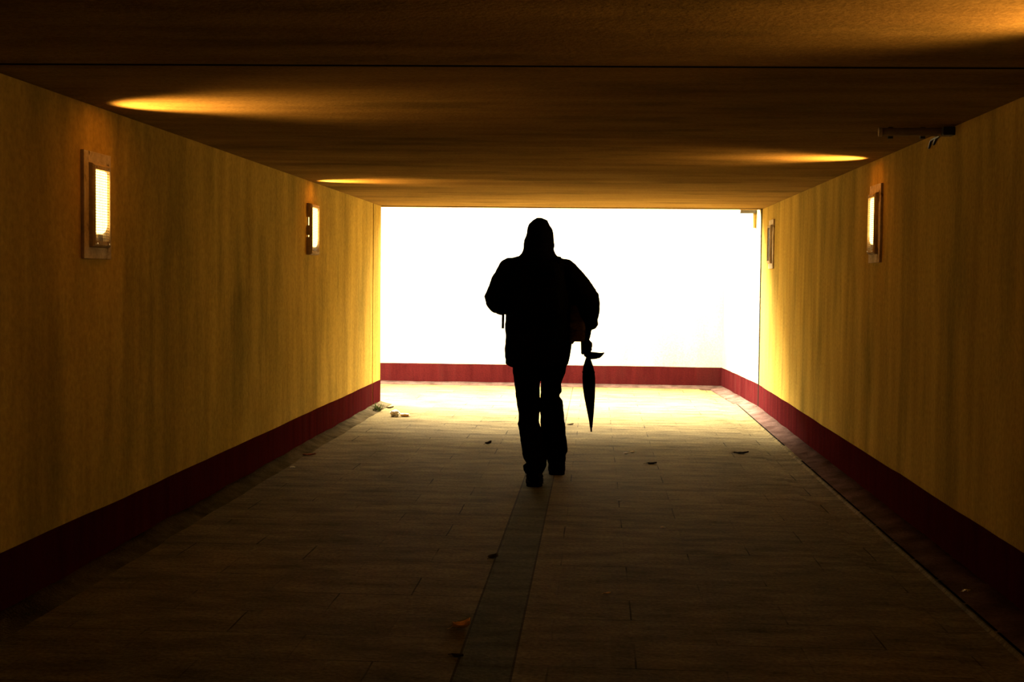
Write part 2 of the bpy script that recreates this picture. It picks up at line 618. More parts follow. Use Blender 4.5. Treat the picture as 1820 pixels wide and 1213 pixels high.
struct(obj('trim_1', fillet((XL, Y0), (XL, YP_L), (1, 0), .13, .045, 0.3, 260), M['cement'], smooth=True))
struct(obj('trim_2', fillet((XR, YJ_R), (XR, Y0), (-1, 0), .17, .035, 7.7, 260, .007), M['cement_pink'], smooth=True))
struct(obj('trim_3', fillet((PIT_R, YB), (XR, YJ_R), (-1, 0), .17, .035, 9.7, 40, .006), M['cement_pink'], smooth=True))
struct(obj('trim_4', fillet((PIT_L, YB), (PIT_R, YB), (0, -1), .22, .035, 2.7, 60, .006), M['cement_pink'], smooth=True))
# dark open joint beside the gutter
bm = bmesh.new()
for i in range(40):
    ya = -2 + i * .46
    if noise.noise(Vector((ya, 3.3, 0))) > -.25 and ya < 17.2:
        box(bm, 1.594, 1.606, ya, ya + .43, .0005, .003)
struct(obj('trim_5', bm, M['black_gap']))
# dark sealant in the roof joints and the right wall joint
bm = bmesh.new()
slab(bm, 4.906, 4.934, 5.024, 5.052, HC - .001, HC + .01)
struct(obj('trim_6', bm, M['black_gap']))
bm = bmesh.new()
slab(bm, 14.50, 14.56, 14.55, 14.61, HC - .001, HC + .01)
struct(obj('trim_7', bm, M['black_gap']))
bm = bmesh.new()
box(bm, XR - .0045, XR + .06, YJ_R - .034, YJ_R + .034, .02, HC)
struct(obj('trim_8', bm, M['black_gap']))


# ------------------------------------------------------------------ wall lamps
def frame_mesh(bm, x0, x1, oy, oz, iy, iz, inset, notch=False):
    """rectangular box frame: outer half sizes oy, oz; window half sizes iy, iz; local x is out of the wall."""
    def rect(x, hy, hz):
        return [Vector((x, -hy, -hz)), Vector((x, hy, -hz)), Vector((x, hy, hz)), Vector((x, -hy, hz))]
    rings = [rect(x0, oy, oz), rect(x1 - inset, oy - inset * .5, oz - inset * .5), rect(x1, oy - inset * 1.5, oz - inset * 1.5), rect(x1, iy, iz), rect(x0, iy + .004, iz + .004)]
    R = [[bm.verts.new(p) for p in r] for r in rings]
    for a, b in zip(R, R[1:] + R[:1]):
        for i in range(4):
            bm.faces.new((a[i], a[(i + 1) % 4], b[(i + 1) % 4], b[i]))


def wall_lamp(side, y, zc, label, lit=True, plate_hy=.17, plate_hz=.247, house_hy=.112, house_hz=.195, depth=.024, open_back=False, wash=1.0, beam=1.0):
    X = XL if side < 0 else XR
    e = empty('wall_lamp', (X, y, zc), 0 if side < 0 else PI)
    tag(e, label, 'lamp', 'wall lamps along the tunnel')
    px = .016
    hy, hz = house_hy, house_hz
    if not open_back:
        bm = bmesh.new()
        box(bm, -.002, px, -plate_hy, plate_hy, -plate_hz, plate_hz, .005)
        obj('back_plate', bm, M['cream'], e)
    else:
        px = .024
        for s in (-1, 1):
            bm = bmesh.new()
            zz = s * (plate_hz - .045)
            box(bm, -.002, px, -plate_hy, plate_hy * .95, zz - .045, zz + .045, .004)
            obj('mounting_block', bm, M['housing'], e)
        bm = bmesh.new()
        box(bm, .002, .006, -plate_hy * .8, plate_hy * .85, -plate_hz + .09, plate_hz - .09, 0)
        obj('back_plate', bm, M['cream'], e)
        for za, zb in ((-plate_hz + .085, -.064), (-.050, .030), (.094, plate_hz - .085)):
            bm = bmesh.new()
            box(bm, .001, px + .001, -plate_hy, -plate_hy + .008, za, zb, .001)
            obj('side_strip', bm, M['housing'], e)
        hy, hz = plate_hy, plate_hz
    iy, iz = hy - .022, hz - .030
    x1 = px + depth
    bm = bmesh.new()
    frame_mesh(bm, px - .003, x1, hy, hz, iy, iz, .008)
    h = obj('housing', bm, M['housing'], e)
    bm = bmesh.new()
    xr = px if not open_back else .009
    box(bm, xr - .002, xr + .002, -iy - .003, iy + .003, -iz - .003, iz + .003)
    obj('reflector', bm, M['reflector'], h)
    # frosted glass over the tube, rounded at both ends
    bm = bmesh.new()
    rings = []
    zb, zt, ry = -iz + .035, iz - .004, iy * .985
    xm = (px + x1 - .009) / 2 + .001
    rx = (x1 - .010 - px) / 2
    for z, k in ((0, .25), (.006, .50), (.018, .78), (.035, .93), (.055, 1), (None, 1), (-.02, .99), (-.006, .93), (0, .85)):
        if z is None:
            zz = (zb + zt) / 2
        else:
            zz = (zb + z) if len(rings) < 5 else (zt + z)
        rings.append([Vector((xm + rx * math.copysign(abs(math.cos(t)) ** .6, math.cos(t)), ry * k * math.copysign(abs(math.sin(t)) ** .4, math.sin(t)), zz)) for t in (2 * PI * j / 24 for j in range(24))])
    ring_loft(bm, rings)
    obj('glass', bm, M['bulb'] if lit else M['bulb_off'], e, smooth=True)
    bm = bmesh.new()
    box(bm, px, x1 - .011, -.03, .03, -iz, -iz + .034, .003)
    obj('lamp_socket', bm, M['housing'], e)
    # grille: horizontal wires and a few uprights
    bm = bmesh.new()
    nrow = int(2 * iz / .0125)
    for k in range(1, nrow):
        z = -iz + 2 * iz * k / nrow
        box(bm, x1 - .009, x1 - .0065, -iy - .002, iy + .002, z - .0011, z + .0011)
    ncol = int(2 * iy / .02)
    for k in range(1, ncol):
        yy = -iy + 2 * iy * k / ncol
        box(bm, x1 - .0068, x1 - .0055, yy - .0008, yy + .0008, -iz - .002, iz + .002)
    obj('grille', bm, M['mesh'], h)
    for sy in (-1, 1):
        for sz in (-1, 1):
            bm = bmesh.new()
            bmesh.ops.create_cone(bm, cap_ends=True, segments=10, radius1=.0045, radius2=.0035, depth=.004,
                                  matrix=Matrix.Translation((x1 + .001, sy * (iy - .015), sz * (iz + .011))) @ Matrix.Rotation(PI / 2, 4, 'Y'))
            obj('screw', bm, M['steel'], h)
    if lit:
        def spot(name, ang, watts, deg, r, blend, xoff):
            l = bpy.data.lights.new(name, 'SPOT')
            l.energy = watts
            l.color = LAMP_COL
            l.spot_size = math.radians(deg)
            l.spot_blend = blend
            l.shadow_soft_size = r
            o = bpy.data.objects.new(name, l)
            link(o, e)
            d = Vector((math.cos(ang), 0, math.sin(ang)))
            o.rotation_mode = 'QUATERNION'
            o.rotation_quaternion = (-d).to_track_quat('Z', 'Y')
            o.location = (x1 + xoff, 0, 0)
        spot('upward_beam', math.radians(39), BEAM_W * beam, 82, .03, .9, .012)
        spot('top_leak', math.radians(140), .9, 70, .012, 1.0, .0)
        e.children[-1].location = (x1 * .75, 0, hz + .012)
        spot('cross_wash', math.radians(19), WASH_W * wash, 94, .03, 1.0, .012)
    return e


wall_lamp(-1, 6.14, 1.695, 'glowing caged lamp on large pale plate, nearest on the left wall')
wall_lamp(-1, 10.88, 1.765, 'glowing lamp on stand-off blocks, further one on the left wall', plate_hy=.15, plate_hz=.208, depth=.022, open_back=True)
wall_lamp(1, 8.66, 1.750, 'glowing caged lamp on the right wall under the ceiling conduit')
wall_lamp(1, 13.72, 1.757, 'dark unlit lamp on the right wall by the tunnel mouth', lit=False)
wall_lamp(1, 4.05, 1.750, 'lit lamp on the right wall, closest to the viewer')

# ------------------------------------------------------------------ conduit under the ceiling
c = empty('ceiling_conduit', (XR, 6.88, HC))
tag(c, 'grey stub of conduit with loose black cables under ceiling at right', 'conduit')
bm = bmesh.new()
tube(bm, [(-.350, .02, -.024), (-.2, .01, -.024), (-.02, .0, -.026)], .021, 16)
obj('pipe', bm, M['pvc'], c, smooth=False)
bm = bmesh.new()
tube(bm, [(-.363, .021, -.024), (-.347, .02, -.024)], .0235, 16)
obj('end_cap', bm, M['cream'], c)
bm = bmesh.new()
box(bm, -.06, -.001, -.05, .03, -.045, -.004, .004)
obj('junction_box', bm, M['dark_metal'], c)
for k, (dy, dz) in enumerate(((.40, -.05), (.30, -.04))):
    bm = bmesh.new()
    tube(bm, [(-.03, -.01, -.03), (-.02, .10, -.022), (-.012, .22, -.02), (-.010, dy, -.025), (-.006, dy + .06, dz - .01)], .006, 8)
    obj('cable', bm, M['cable'], c, smooth=True)
for xx in (-.30, -.14):
    bm = bmesh.new()
    box(bm, xx - .012, xx + .012, .03, .05, -.055, .002, .002)
    obj('pipe_clip', bm, M['dark_metal'], c)

# bracket box at the mouth
c = empty('junction_box', (XR - .01, 15.0, 2.16))
tag(c, 'small dark box with a short drop pipe at the top right of the mouth', 'junction box')
bm = bmesh.new()
box(bm, -.185, -.02, -.06, .06, -.028, .030, .006)
obj('box_body', bm, M['dark_metal'], c)
bm = bmesh.new()
box(bm, -.03, .012, -.05, .03, -.02, .04, .004)
obj('wall_bracket', bm, M['dark_metal'], c)
bm = bmesh.new()
tube(bm, [(-.022, 0, -.02), (-.022, 0, -.19)], .018, 12)
obj('drop_pipe', bm, M['lintel'], c)

# ------------------------------------------------------------------ the person walking away
YT = 8.86          # torso depth


def oval(cx, cy, z, hw, hd, n=36, p=2.3):
    out = []
    for k in range(n):
        a = 2 * PI * k / n
        ca, sa = math.cos(a), math.sin(a)
        out.append(Vector((cx + hw * math.copysign(abs(ca) ** (2 / p), ca), cy + hd * math.copysign(abs(sa) ** (2 / p), sa), z)))
    return out


def outline_loft(bm, rows, p=2.3):
    """rows: (py, left px, right px, Y centre, half depth) - cross-sections of a garment."""
    rings = []
    for py, xl, xr, Y, hd in rows:
        a, b = at_depth(xl, py, Y), at_depth(xr, py, Y)
        z = (a.z + b.z) / 2
        rings.append(oval((a.x + b.x) / 2, Y, z, (b.x - a.x) / 2, hd, p=p))
    ring_loft(bm, rings)


def W(px, py, Y):
    return at_depth(px, py, Y)


pxm = 8.86 / F_PX      # metres per pixel at the torso

# ---- body: one continuous surface (head, neck, trunk, arms with hands, legs, feet)
bm = bmesh.new()
hc = W(958.5, 420, 8.90)
blob(bm, hc, (.074, .095, .112), 28)
blob(bm, hc + Vector((0, .035, -.055)), (.055, .062, .055), 20)           # jaw
sweep(bm, [hc + Vector((0, .092, .02)), hc + Vector((0, .112, -.022))], [.008, .013], 10)   # nose
blob(bm, hc + Vector((0, .088, -.058)), (.024, .012, .006), 12)           # lips
blob(bm, hc + Vector((0, .088, -.068)), (.020, .012, .006), 12)
for s in (-1, 1):
    blob(bm, hc + Vector((s * .031, .076, .012)), (.014, .012, .010), 12)   # eyes
    sweep(bm, [hc + Vector((s * .018, .086, .030)), hc + Vector((s * .045, .074, .030))], [.007, .006], 8)   # brow
    blob(bm, hc + Vector((s * .069, -.002, -.005)), (.010, .018, .030), 12)  # ears
sweep(bm, [hc + Vector((0, -.01, -.06)), W(958, 462, 8.87)], [.056, .06], 16)
sweep(bm, [W(957, 474, 8.87), W(956, 520, 8.86), W(956, 580, 8.87), W(957, 625, 8.88)], [.085, .11, .105, .115], 20)
for s, px in ((-1, 925), (1, 989)):
    sweep(bm, [W(957, 470, 8.87), W(px, 474, 8.87)], [.07, .05], 14)
# left arm, bent forward with the hand on the backpack strap
la = [W(915, 478, 8.87), W(884, 532, 8.80), W(905, 532, 9.02), W(920, 510, 9.10)]
sweep(bm, la, [.048, .040, .032, .026], 14)
# right arm, elbow out, hand hanging below the parcel
ra = [W(1000, 482, 8.87), W(1040, 538, 8.84), W(1045, 582, 8.86), W(1040, 602, 8.84)]
sweep(bm, ra, [.050, .042, .024, .018], 14)
# legs
ll = [W(938, 640, 8.90), W(942, 745, 8.97), W(950, 838, 8.89)]
rl = [W(983, 640, 8.90), W(982, 745, 9.20), W(988, 826, 9.46)]
sweep(bm, ll, [.060, .042, .030], 16)
sweep(bm, rl, [.060, .040, .030], 16)
for p, yy in ((ll[-1], 8.89), (rl[-1], 9.46)):
    sweep(bm, [Vector((p.x, yy - .01, .055)), Vector((p.x, yy + .13, .042))], [.026, .014], 12)
    sweep(bm, [p, Vector((p.x, yy - .005, .06))], [.030, .028], 12)


def hand(bm, wrist, fwd, side, nrm, curl, thumb_sign, scale=1.0, fat=1.0):
    """palm and five separate fingers; fwd wrist->knuckles, side across the knuckles, nrm out of the palm."""
    fwd, side, nrm = fwd.normalized(), side.normalized(), nrm.normalized()
    s = scale
    for k in range(4):
        off = (k - 1.5) * .020 * s
        sweep(bm, [wrist + side * off * .55 + fwd * .0, wrist + side * off + fwd * .088 * s], [.0145 * s * fat, .0125 * s * fat], 10)
    L3 = [(.040, .026, .020), (.045, .030, .022), (.042, .028, .021), (.033, .021, .018)]
    for k in range(4):
        off = (k - 1.5) * .0205 * s
        p = wrist + side * off + fwd * (.092 - .006 * abs(k - 1.2)) * s
        a = 0.0
        pts = [p - fwd * .01]
        for j, l in enumerate(L3[k]):
            a += curl[j] + .08 * (k - 1)
            p = p + (fwd * math.cos(a) + nrm * math.sin(a)) * l * s
            pts.append(p)
        sweep(bm, pts, [r * s * fat for r in (.0092, .0088, .0080, .0070)], 9)
    t0 = wrist + side * thumb_sign * .020 * s + fwd * .022 * s
    t1 = t0 + (side * thumb_sign * .7 + fwd * .6 + nrm * .55).normalized() * .040 * s
    t2 = t1 + (side * thumb_sign * .05 + fwd * .75 + nrm * .75).normalized() * .034 * s
    t3 = t2 + (side * thumb_sign * -.25 + fwd * .6 + nrm * .8).normalized() * .026 * s
    sweep(bm, [t0, t1, t2, t3], [r * s * fat for r in (.015, .0115, .0095, .0078)], 9)


# right hand: gripping the umbrella handle
rw = W(1039.5, 603, 8.84)
RH = (rw, W(1042.5, 622, 8.85) - rw, Vector((.96, .2, .12)), Vector((-.15, 1, -.05)), (.8, 1.05, .7), 1)
hand(bm, *RH, .84, .85)
lw = la[-1]
LH = (lw, Vector((.45, .25, .85)), Vector((.6, .55, -.3)), Vector((.4, -.8, .1)), (.8, 1.0, .7), -1)
hand(bm, *LH, .90, .85)
bm = fuse(bm, .006, 3)
person = obj('person', bm, M['skin'], smooth=True)
tag(person, 'person in black hooded jacket walking away down the tunnel, carrying a parcel', 'person')

# ---- gloves
for H_ in (RH, LH):
    bm = bmesh.new()
    hand(bm, *H_, .84 if H_ is RH else .90, 1.22)
    sweep(bm, [H_[0] - H_[1].normalized() * .035, H_[0] + H_[1].normalized() * .01], [.026, .026], 12)
    bm = fuse(bm, .0045, 2)
    obj('glove', bm, M['jacket'], person, smooth=True)

# ---- jacket: trunk and sleeves as one garment
bm = bmesh.new()
outline_loft(bm, [
    (452, 934, 983, 8.86, .075), (458, 912, 997, 8.86, .095), (463, 902, 1005, 8.86, .115), (478, 899, 1009, 8.86, .135),
    (500, 900, 1011, 8.86, .15), (530, 899, 1020, 8.86, .155), (545, 899, 1020, 8.865, .155), (560, 899, 1016, 8.87, .155), (588, 898, 1016, 8.88, .155),
    (596, 898.5, 1018, 8.88, .158), (617, 898, 1015, 8.89, .165), (638, 897.5, 1012, 8.90, .170), (648, 899, 1010, 8.90, .170), (652.5, 908, 1004, 8.90, .160)], 2.6)
sweep(bm, [W(907, 479, 8.86), W(897, 500, 8.84), W(882.5, 530, 8.80), W(893, 540, 8.90), W(906, 533, 9.03), W(915, 518, 9.08)],
      [21.5 * pxm, 23 * pxm, 22.5 * pxm, 21 * pxm, .06, .05], 22)
sweep(bm, [W(881, 531, 8.80), W(884, 538, 8.80)], [19.5 * pxm, 19 * pxm], 20)
sweep(bm, [W(904, 470, 8.86), W(922, 472, 8.86)], [11.5 * pxm, 14 * pxm], 18)
sweep(bm, [W(1004, 482, 8.86), W(1021, 504, 8.85), W(1038, 527, 8.84), W(1043, 543, 8.84), W(1045, 562, 8.85), W(1052, 575, 8.855)],
      [22 * pxm, 24 * pxm, 24.5 * pxm, 24 * pxm, 21 * pxm, 12 * pxm], 22)
sweep(bm, [W(1058, 526, 8.84), W(1059, 545, 8.84)], [7 * pxm, 7.5 * pxm], 16)
sweep(bm, [W(1046, 570, 8.855), W(1041, 601, 8.842)], [9 * pxm, 7.5 * pxm], 14)
sweep(bm, [W(1003, 470, 8.86), W(985, 474, 8.86)], [10 * pxm, 14 * pxm], 18)
bm = fuse(bm, .0065, 2, .0065, 7.0, (1, 1, 1.8))
jacket = obj('jacket', bm, M['jacket'], person, smooth=True)

# hood: opening towards the face
bm = bmesh.new()
outline_loft(bm, [
    (388, 954.5, 962.5, 8.87, .03), (391.5, 948, 973, 8.88, .06), (397, 941, 975.5, 8.89, .09), (401, 938.5, 977, 8.89, .11), (408, 936.5, 981.5, 8.89, .128),
    (415, 936, 983, 8.89, .136), (426, 932.2, 984, 8.89, .14), (437, 931, 985, 8.89, .138), (443, 930, 983, 8.88, .13),
    (450, 927.5, 986, 8.87, .125), (457, 920, 991.5, 8.86, .118), (464, 912, 998, 8.86, .11)], 2.15)
sweep(bm, [W(955, 396, 8.86), W(957.5, 391.5, 8.83)], [4 * pxm, 2.5 * pxm], 10)
hb_ = fuse(bm, .006, 1, .005, 9.0)
# cut the face opening
cut = [f for f in hb_.faces if f.calc_center_median().y > hc.y + .055 and abs(f.calc_center_median().x - hc.x) < .072 and hc.z - .12 < f.calc_center_median().z < hc.z + .085]
bmesh.ops.delete(hb_, geom=cut, context='FACES')
hood = obj('hood', hb_, M['jacket'], jacket, smooth=True)
sm = hood.modifiers.new('cloth_thickness', 'SOLIDIFY')
sm.thickness = .004
sm.offset = -1

# ---- trousers
bm = bmesh.new()
outline_loft(bm, [
    (620, 912, 1004, 8.90, .13), (640, 910, 1006, 8.90, .135), (648, 911, 1007, 8.90, .13)], 2.4)
outline_loft(bm, [
    (640, 911, 961, 8.90, .11), (655, 911, 959.8, 8.90, .108), (678, 913.5, 959.5, 8.91, .10), (700, 916.5, 959.3, 8.93, .092), (712, 918, 960, 8.94, .088),
    (722, 919.5, 961, 8.95, .086), (735, 921.5, 958.3, 8.955, .084), (749, 922, 958.3, 8.955, .084), (754, 920.3, 959.5, 8.955, .084),
    (763, 922.7, 961, 8.95, .082), (791, 926.5, 967, 8.93, .082), (806, 928.5, 970.5, 8.91, .082), (816, 930.5, 971.6, 8.90, .083), (822, 935.5, 971.2, 8.895, .08), (825, 934, 971.2, 8.895, .08), (828, 929.3, 970.8, 8.895, .084), (835, 930, 968, 8.89, .082), (841, 933.5, 965.5, 8.89, .076)], 2.2)
outline_loft(bm, [
    (640, 960, 1008, 8.91, .11), (652, 961, 1007, 8.92, .108), (666, 961.3, 1003.5, 8.95, .104), (682, 961.5, 998, 8.99, .098), (697, 961, 998.3, 9.04, .095),
    (703, 960, 993.5, 9.07, .094), (712, 959.5, 1000, 9.10, .092), (731, 960.3, 1002.2, 9.16, .088), (756, 960.5, 1004.6, 9.23, .086),
    (781, 963, 1006.6, 9.31, .086), (795, 966, 1009.2, 9.36, .088), (802, 968, 1008.8, 9.385, .088), (809, 969.5, 1004.8, 9.41, .084), (818, 972, 1005.4, 9.43, .082), (825, 973.5, 1003.4, 9.445, .078)], 2.2)
bm = fuse(bm, .0055, 1, .004, 11.0, (1, 1, 1.6))
obj('trousers', bm, M['trousers'], person, smooth=True)


# ---- boots
def boot(cx, yheel, w, turn, toe_up):
    e_rings, s_rings = [], []
    prof = [(0.0, .62, .085), (.02, .80, .115), (.06, .88, .128), (.105, .88, .118), (.15, .90, .088), (.20, .98, .066), (.25, .92, .054), (.285, .66, .045), (.300, .30, .036)]
    def tf(p):
        x, y, z = p
        z += max(0, (y - .1)) * math.tan(toe_up)
        c, s = math.cos(turn), math.sin(turn)
        return Vector((cx + x * c - y * s, yheel + x * s + y * c, z))
    bm = bmesh.new()
    rings = []
    for y, k, h in prof:
        hw = w / 2 * k
        ring = []
        for j in range(24):
            a = 2 * PI * j / 24
            ca, sa = math.cos(a), math.sin(a)
            zc, hz = (.022 + h) / 2, (h - .022) / 2
            ring.append(tf((hw * math.copysign(abs(ca) ** .7, ca), y, zc + hz * math.copysign(abs(sa) ** .8, sa))))
        rings.append(ring)
    ring_loft(bm, rings)
    # shaft
    sh = []
    for z, hw, hd in ((.05, .90, .060), (.10, .82, .058), (.14, .84, .060), (.165, .86, .060)):
        ring = []
        for j in range(24):
            a = 2 * PI * j / 24
            ring.append(tf((w / 2 * hw * math.cos(a), .065 + hd * math.sin(a), z)))
        sh.append(ring)
    ring_loft(bm, sh)
    b2 = fuse(bm, .006, 3, .002, 14)
    up = obj('boot', b2, M['shoe'], person, smooth=True)
    bm = bmesh.new()
    lo, hi = [], []
    n = 40
    for j in range(n):
        t = j / n
        a = 2 * PI * t
        y = .15 - .155 * math.cos(a)
        ww = w / 2 * (1.02 - .16 * math.exp(-((y - .12) / .05) ** 2)) * (abs(math.sin(a)) ** .45) * math.copysign(1, math.sin(a))
        lo.append((ww, y)); hi.append((ww, y))
    ring_loft(bm, [[tf((x, y, .0 if y < .09 or y > .14 else .006)) for x, y in lo], [tf((x, y, .028)) for x, y in hi]])
    obj('sole', bm, M['sole'], up)
    return up


pL, pR = on_floor(949.7, 866.5), on_floor(989.5, 845.2)
boot(pL.x, pL.y, .121, .04, 0.0)
boot(pR.x, pR.y, .126, .03, math.radians(7))

# ------------------------------------------------------------------ backpack (worn)
bp_root = empty('backpack', W(957, 560, 8.66))
tag(bp_root, 'black backpack on the back of the walking person', 'backpack')
o_ = bp_root.location


def rel(bm):
    for v in bm.verts:
        v.co -= o_
    return bm


bm = bmesh.new()
outline_loft(bm, [(464, 925, 988, 8.66, .05), (470, 919, 994, 8.65, .075), (490, 914, 999, 8.645, .088), (520, 912, 1001, 8.64, .092), (548, 912, 1001, 8.64, .092), (560, 915, 998, 8.645, .082), (565, 922, 990, 8.65, .06)], 3.6)
bm = fuse(bm, .0085, 3, .004, 8)
obj('pack_body', rel(bm), M['pack'], bp_root, smooth=True)
bm = bmesh.new()
outline_loft(bm, [(512, 924, 990, 8.55, .03), (518, 920, 994, 8.55, .038), (545, 919, 995, 8.55, .04), (556, 922, 992, 8.555, .034)], 3.8)
bm = fuse(bm, .008, 3)
obj('front_pocket', rel(bm), M['pack'], bp_root, smooth=True)
bm = bmesh.new()
outline_loft(bm, [(474, 926, 988, 8.565, .012), (488, 925, 989, 8.560, .013)], 3.8)
obj('top_flap', rel(bm), M['webbing'], bp_root, smooth=True)
bm = bmesh.new()
tube(bm, [W(948, 466, 8.69), W(950, 459, 8.69), W(957, 457, 8.69), W(964, 459, 8.69), W(966, 466, 8.69)], .006, 8)
obj('grab_handle', rel(bm), M['webbing'], bp_root, smooth=True)
for s, xa, xb in ((-1, 926, 916), (1, 988, 998)):
    bm = bmesh.new()
    pts = [W(xa, 468, 8.72), W(xa - 1, 457.5, 8.80), W(xa - 2 if s < 0 else xa + 2, 458.5, 8.90), W(xb, 480, 9.02), W(xb, 520, 9.045), W(xb, 552, 9.04)]
    rings = []
    for i, p in enumerate(pts):
        t = (pts[min(i + 1, 5)] - pts[max(i - 1, 0)]).normalized()
        sd = Vector((1, 0, 0)); up = t.cross(sd).normalized()
        rings.append([p + sd * .026 + up * .006, p - sd * .026 + up * .006, p - sd * .026 - up * .006, p + sd * .026 - up * .006])
    ring_loft(bm, rings)
    obj('shoulder_strap', rel(bm), M['webbing'], bp_root)
bm = bmesh.new()
a0, a1 = W(894.3, 552, 8.90), W(893.8, 584.5, 8.90)
hw = 2.3 * pxm
rings = []
for t in (0, .3, .6, .85, 1):
    q = a0.lerp(a1, t)
    rings.append([q + Vector((hw, .002, 0)), q + Vector((-hw, .002, 0)), q + Vector((-hw, -.002, 0)), q + Vector((hw, -.002, 0))])
ring_loft(bm, rings)
obj('strap_end', rel(bm), M['webbing'], bp_root)

# ------------------------------------------------------------------ parcel under the right arm
pc = W(1026, 575.5, 8.80)
par = empty('parcel', (pc.x, pc.y, pc.z))
tag(par, 'flat brownish parcel tucked under the right arm of the person', 'parcel')
bm = bmesh.new()
ring = []
rings = []
for z, hw, sh in ((-.118, .048, .0), (-.112, .053, .0), (-.04, .0535, .002), (.04, .0535, -.002), (.105, .051, -.006), (.120, .044, -.008)):
    rings.append([Vector((sh + hw * math.copysign(abs(math.cos(a)) ** .35, math.cos(a)), .11 + .13 * math.copysign(abs(math.sin(a)) ** .35, math.sin(a)), z)) for a in (2 * PI * k / 28 for k in range(28))])
ring_loft(bm, rings)
obj('wrapped_pack', bm, M['parcel'], par)
bm = bmesh.new()
tri = [(-.050, -.116), (-.030, -.137), (-.026, -.131), (-.012, -.112)]
a = [bm.verts.new((x, -.005, z)) for x, z in tri]
b = [bm.verts.new((x, .006, z)) for x, z in tri]
bm.faces.new(a); bm.faces.new(b[::-1])
for i in range(4):
    bm.faces.new((a[i], b[i], b[(i + 1) % 4], a[(i + 1) % 4]))
obj('torn_corner', bm, M['parcel'], par)

# ------------------------------------------------------------------ umbrella
YU = 8.87
um = empty('umbrella', W(1050, 768, YU))
tag(um, 'black furled umbrella hanging from the hand of the person', 'umbrella')
o_ = um.location.copy()
rows = [(636, 1041.5, 1049.5), (642, 1039.5, 1051), (650, 1037, 1054), (660, 1035.5, 1056.5), (672, 1035, 1058), (690, 1036, 1058), (705, 1038, 1057.5), (720, 1041, 1056.5), (735, 1044, 1055.5), (750, 1047, 1054), (760, 1048.3, 1053)]
bm = bmesh.new()
rings = []
n = 32
for i, (py, xl, xr) in enumerate(rows):
    a, b = W(xl, py, YU), W(xr, py, YU)
    cx, hw, z = (a.x + b.x) / 2, (b.x - a.x) / 2, a.z
    rings.append([Vector((cx + hw * math.cos(2 * PI * k / n) * (1 - .05 * (k % 4 == 2)), YU + hw * math.sin(2 * PI * k / n) * (1 - .10 * (k % 4 == 2)), z)) for k in range(n)])
ring_loft(bm, rings)
obj('furled_canopy', rel(bm), M['umbrella'], um, smooth=True)
bm = bmesh.new()
tube(bm, [W(1050.3, 757, YU), W(1051, 768, YU)], [.008, .0055], 10)
obj('ferrule', rel(bm), M['dark_metal'], um)
bm = bmesh.new()
tube(bm, [W(1045, 640, YU), W(1043, 624, YU)], [.012, .012], 10)
obj('shaft', rel(bm), M['dark_metal'], um)
bm = bmesh.new()
hp = [W(1041, 622, YU), W(1043.5, 629, YU), W(1050, 632.5, YU), W(1058, 632.5, YU), W(1065, 632, YU), W(1070, 629.8, YU), W(1072.8, 628, YU)]
sweep(bm, hp, [.018, .026, .0255, .023, .018, .010, .005], 14)
obj('handle', rel(bm), M['umbrella'], um, smooth=True)
bm = bmesh.new()
pz = W(1046, 662, YU)
tube(bm, [pz + Vector((.0405 * math.cos(a), .0405 * math.sin(a), .006 * math.sin(a))) for a in (2 * PI * k / 20 for k in range(21))], .003, 6)
obj('closing_strap', rel(bm), M['webbing'], um)


# ------------------------------------------------------------------ litter on the ground
def leaf(name, p, length, width, rz, curl, mat, label, cat='leaf', group='leaves on the paving', lobes=0):
    e = empty(name, p, rz)
    tag(e, label, cat, group)
    bm = bmesh.new()
    nu, nv = 12, 6
    V = []
    for i in range(nu + 1):
        u = i / nu
        hw = width / 2 * (math.sin(PI * min(.985, max(.02, u))) ** .8) * (1 + (.25 * math.sin(u * PI * lobes) if lobes else 0))
        row = []
        for k in range(nv + 1):
            v = (k / nv - .5) * 2
            z = .003 + curl * (v * v) * (.6 + .4 * u) + curl * 1.1 * (u - .45) ** 2 * 2 + .003 * noise.noise(Vector((u * 5, v * 3, length * 40)))
            row.append(bm.verts.new((length * (u - .5), hw * v, max(.0015, z))))
        V.append(row)
    for i in range(nu):
        for k in range(nv):
            bm.faces.new((V[i][k], V[i + 1][k], V[i + 1][k + 1], V[i][k + 1]))
    b = obj('blade', bm, mat, e, smooth=True)
    s = b.modifiers.new('thickness', 'SOLIDIFY')
    s.thickness = .0012
    s.offset = 1
    bm = bmesh.new()
    tube(bm, [(-length * .5 + .004, 0, .006 + curl * .4), (-length * .5 - length * .15, .003, .004), (-length * .5 - length * .3, -.002, .003)], .0012, 6)
    obj('stem', bm, mat, e)
    return e


def scrap(name, p, r, mat, label, cat, group=None, flat=.5, seed=0.0, rz=0.0, long=1.0):
    bm = bmesh.new()
    bmesh.ops.create_icosphere(bm, subdivisions=3, radius=1)
    for v in bm.verts:
        k = 1 + .45 * noise.noise(v.co * 2.3 + Vector((seed, 0, 0)))
        v.co = Vector((v.co.x * r * long * k, v.co.y * r * k, max(-.85, v.co.z) * r * flat * k))
    zmin = min(v.co.z for v in bm.verts)
    for v in bm.verts:
        v.co.z -= zmin
    o = obj(name, bm, mat)
    o.location = p
    o.rotation_euler = (0, 0, rz)
    tag(o, label, cat, group)
    return o


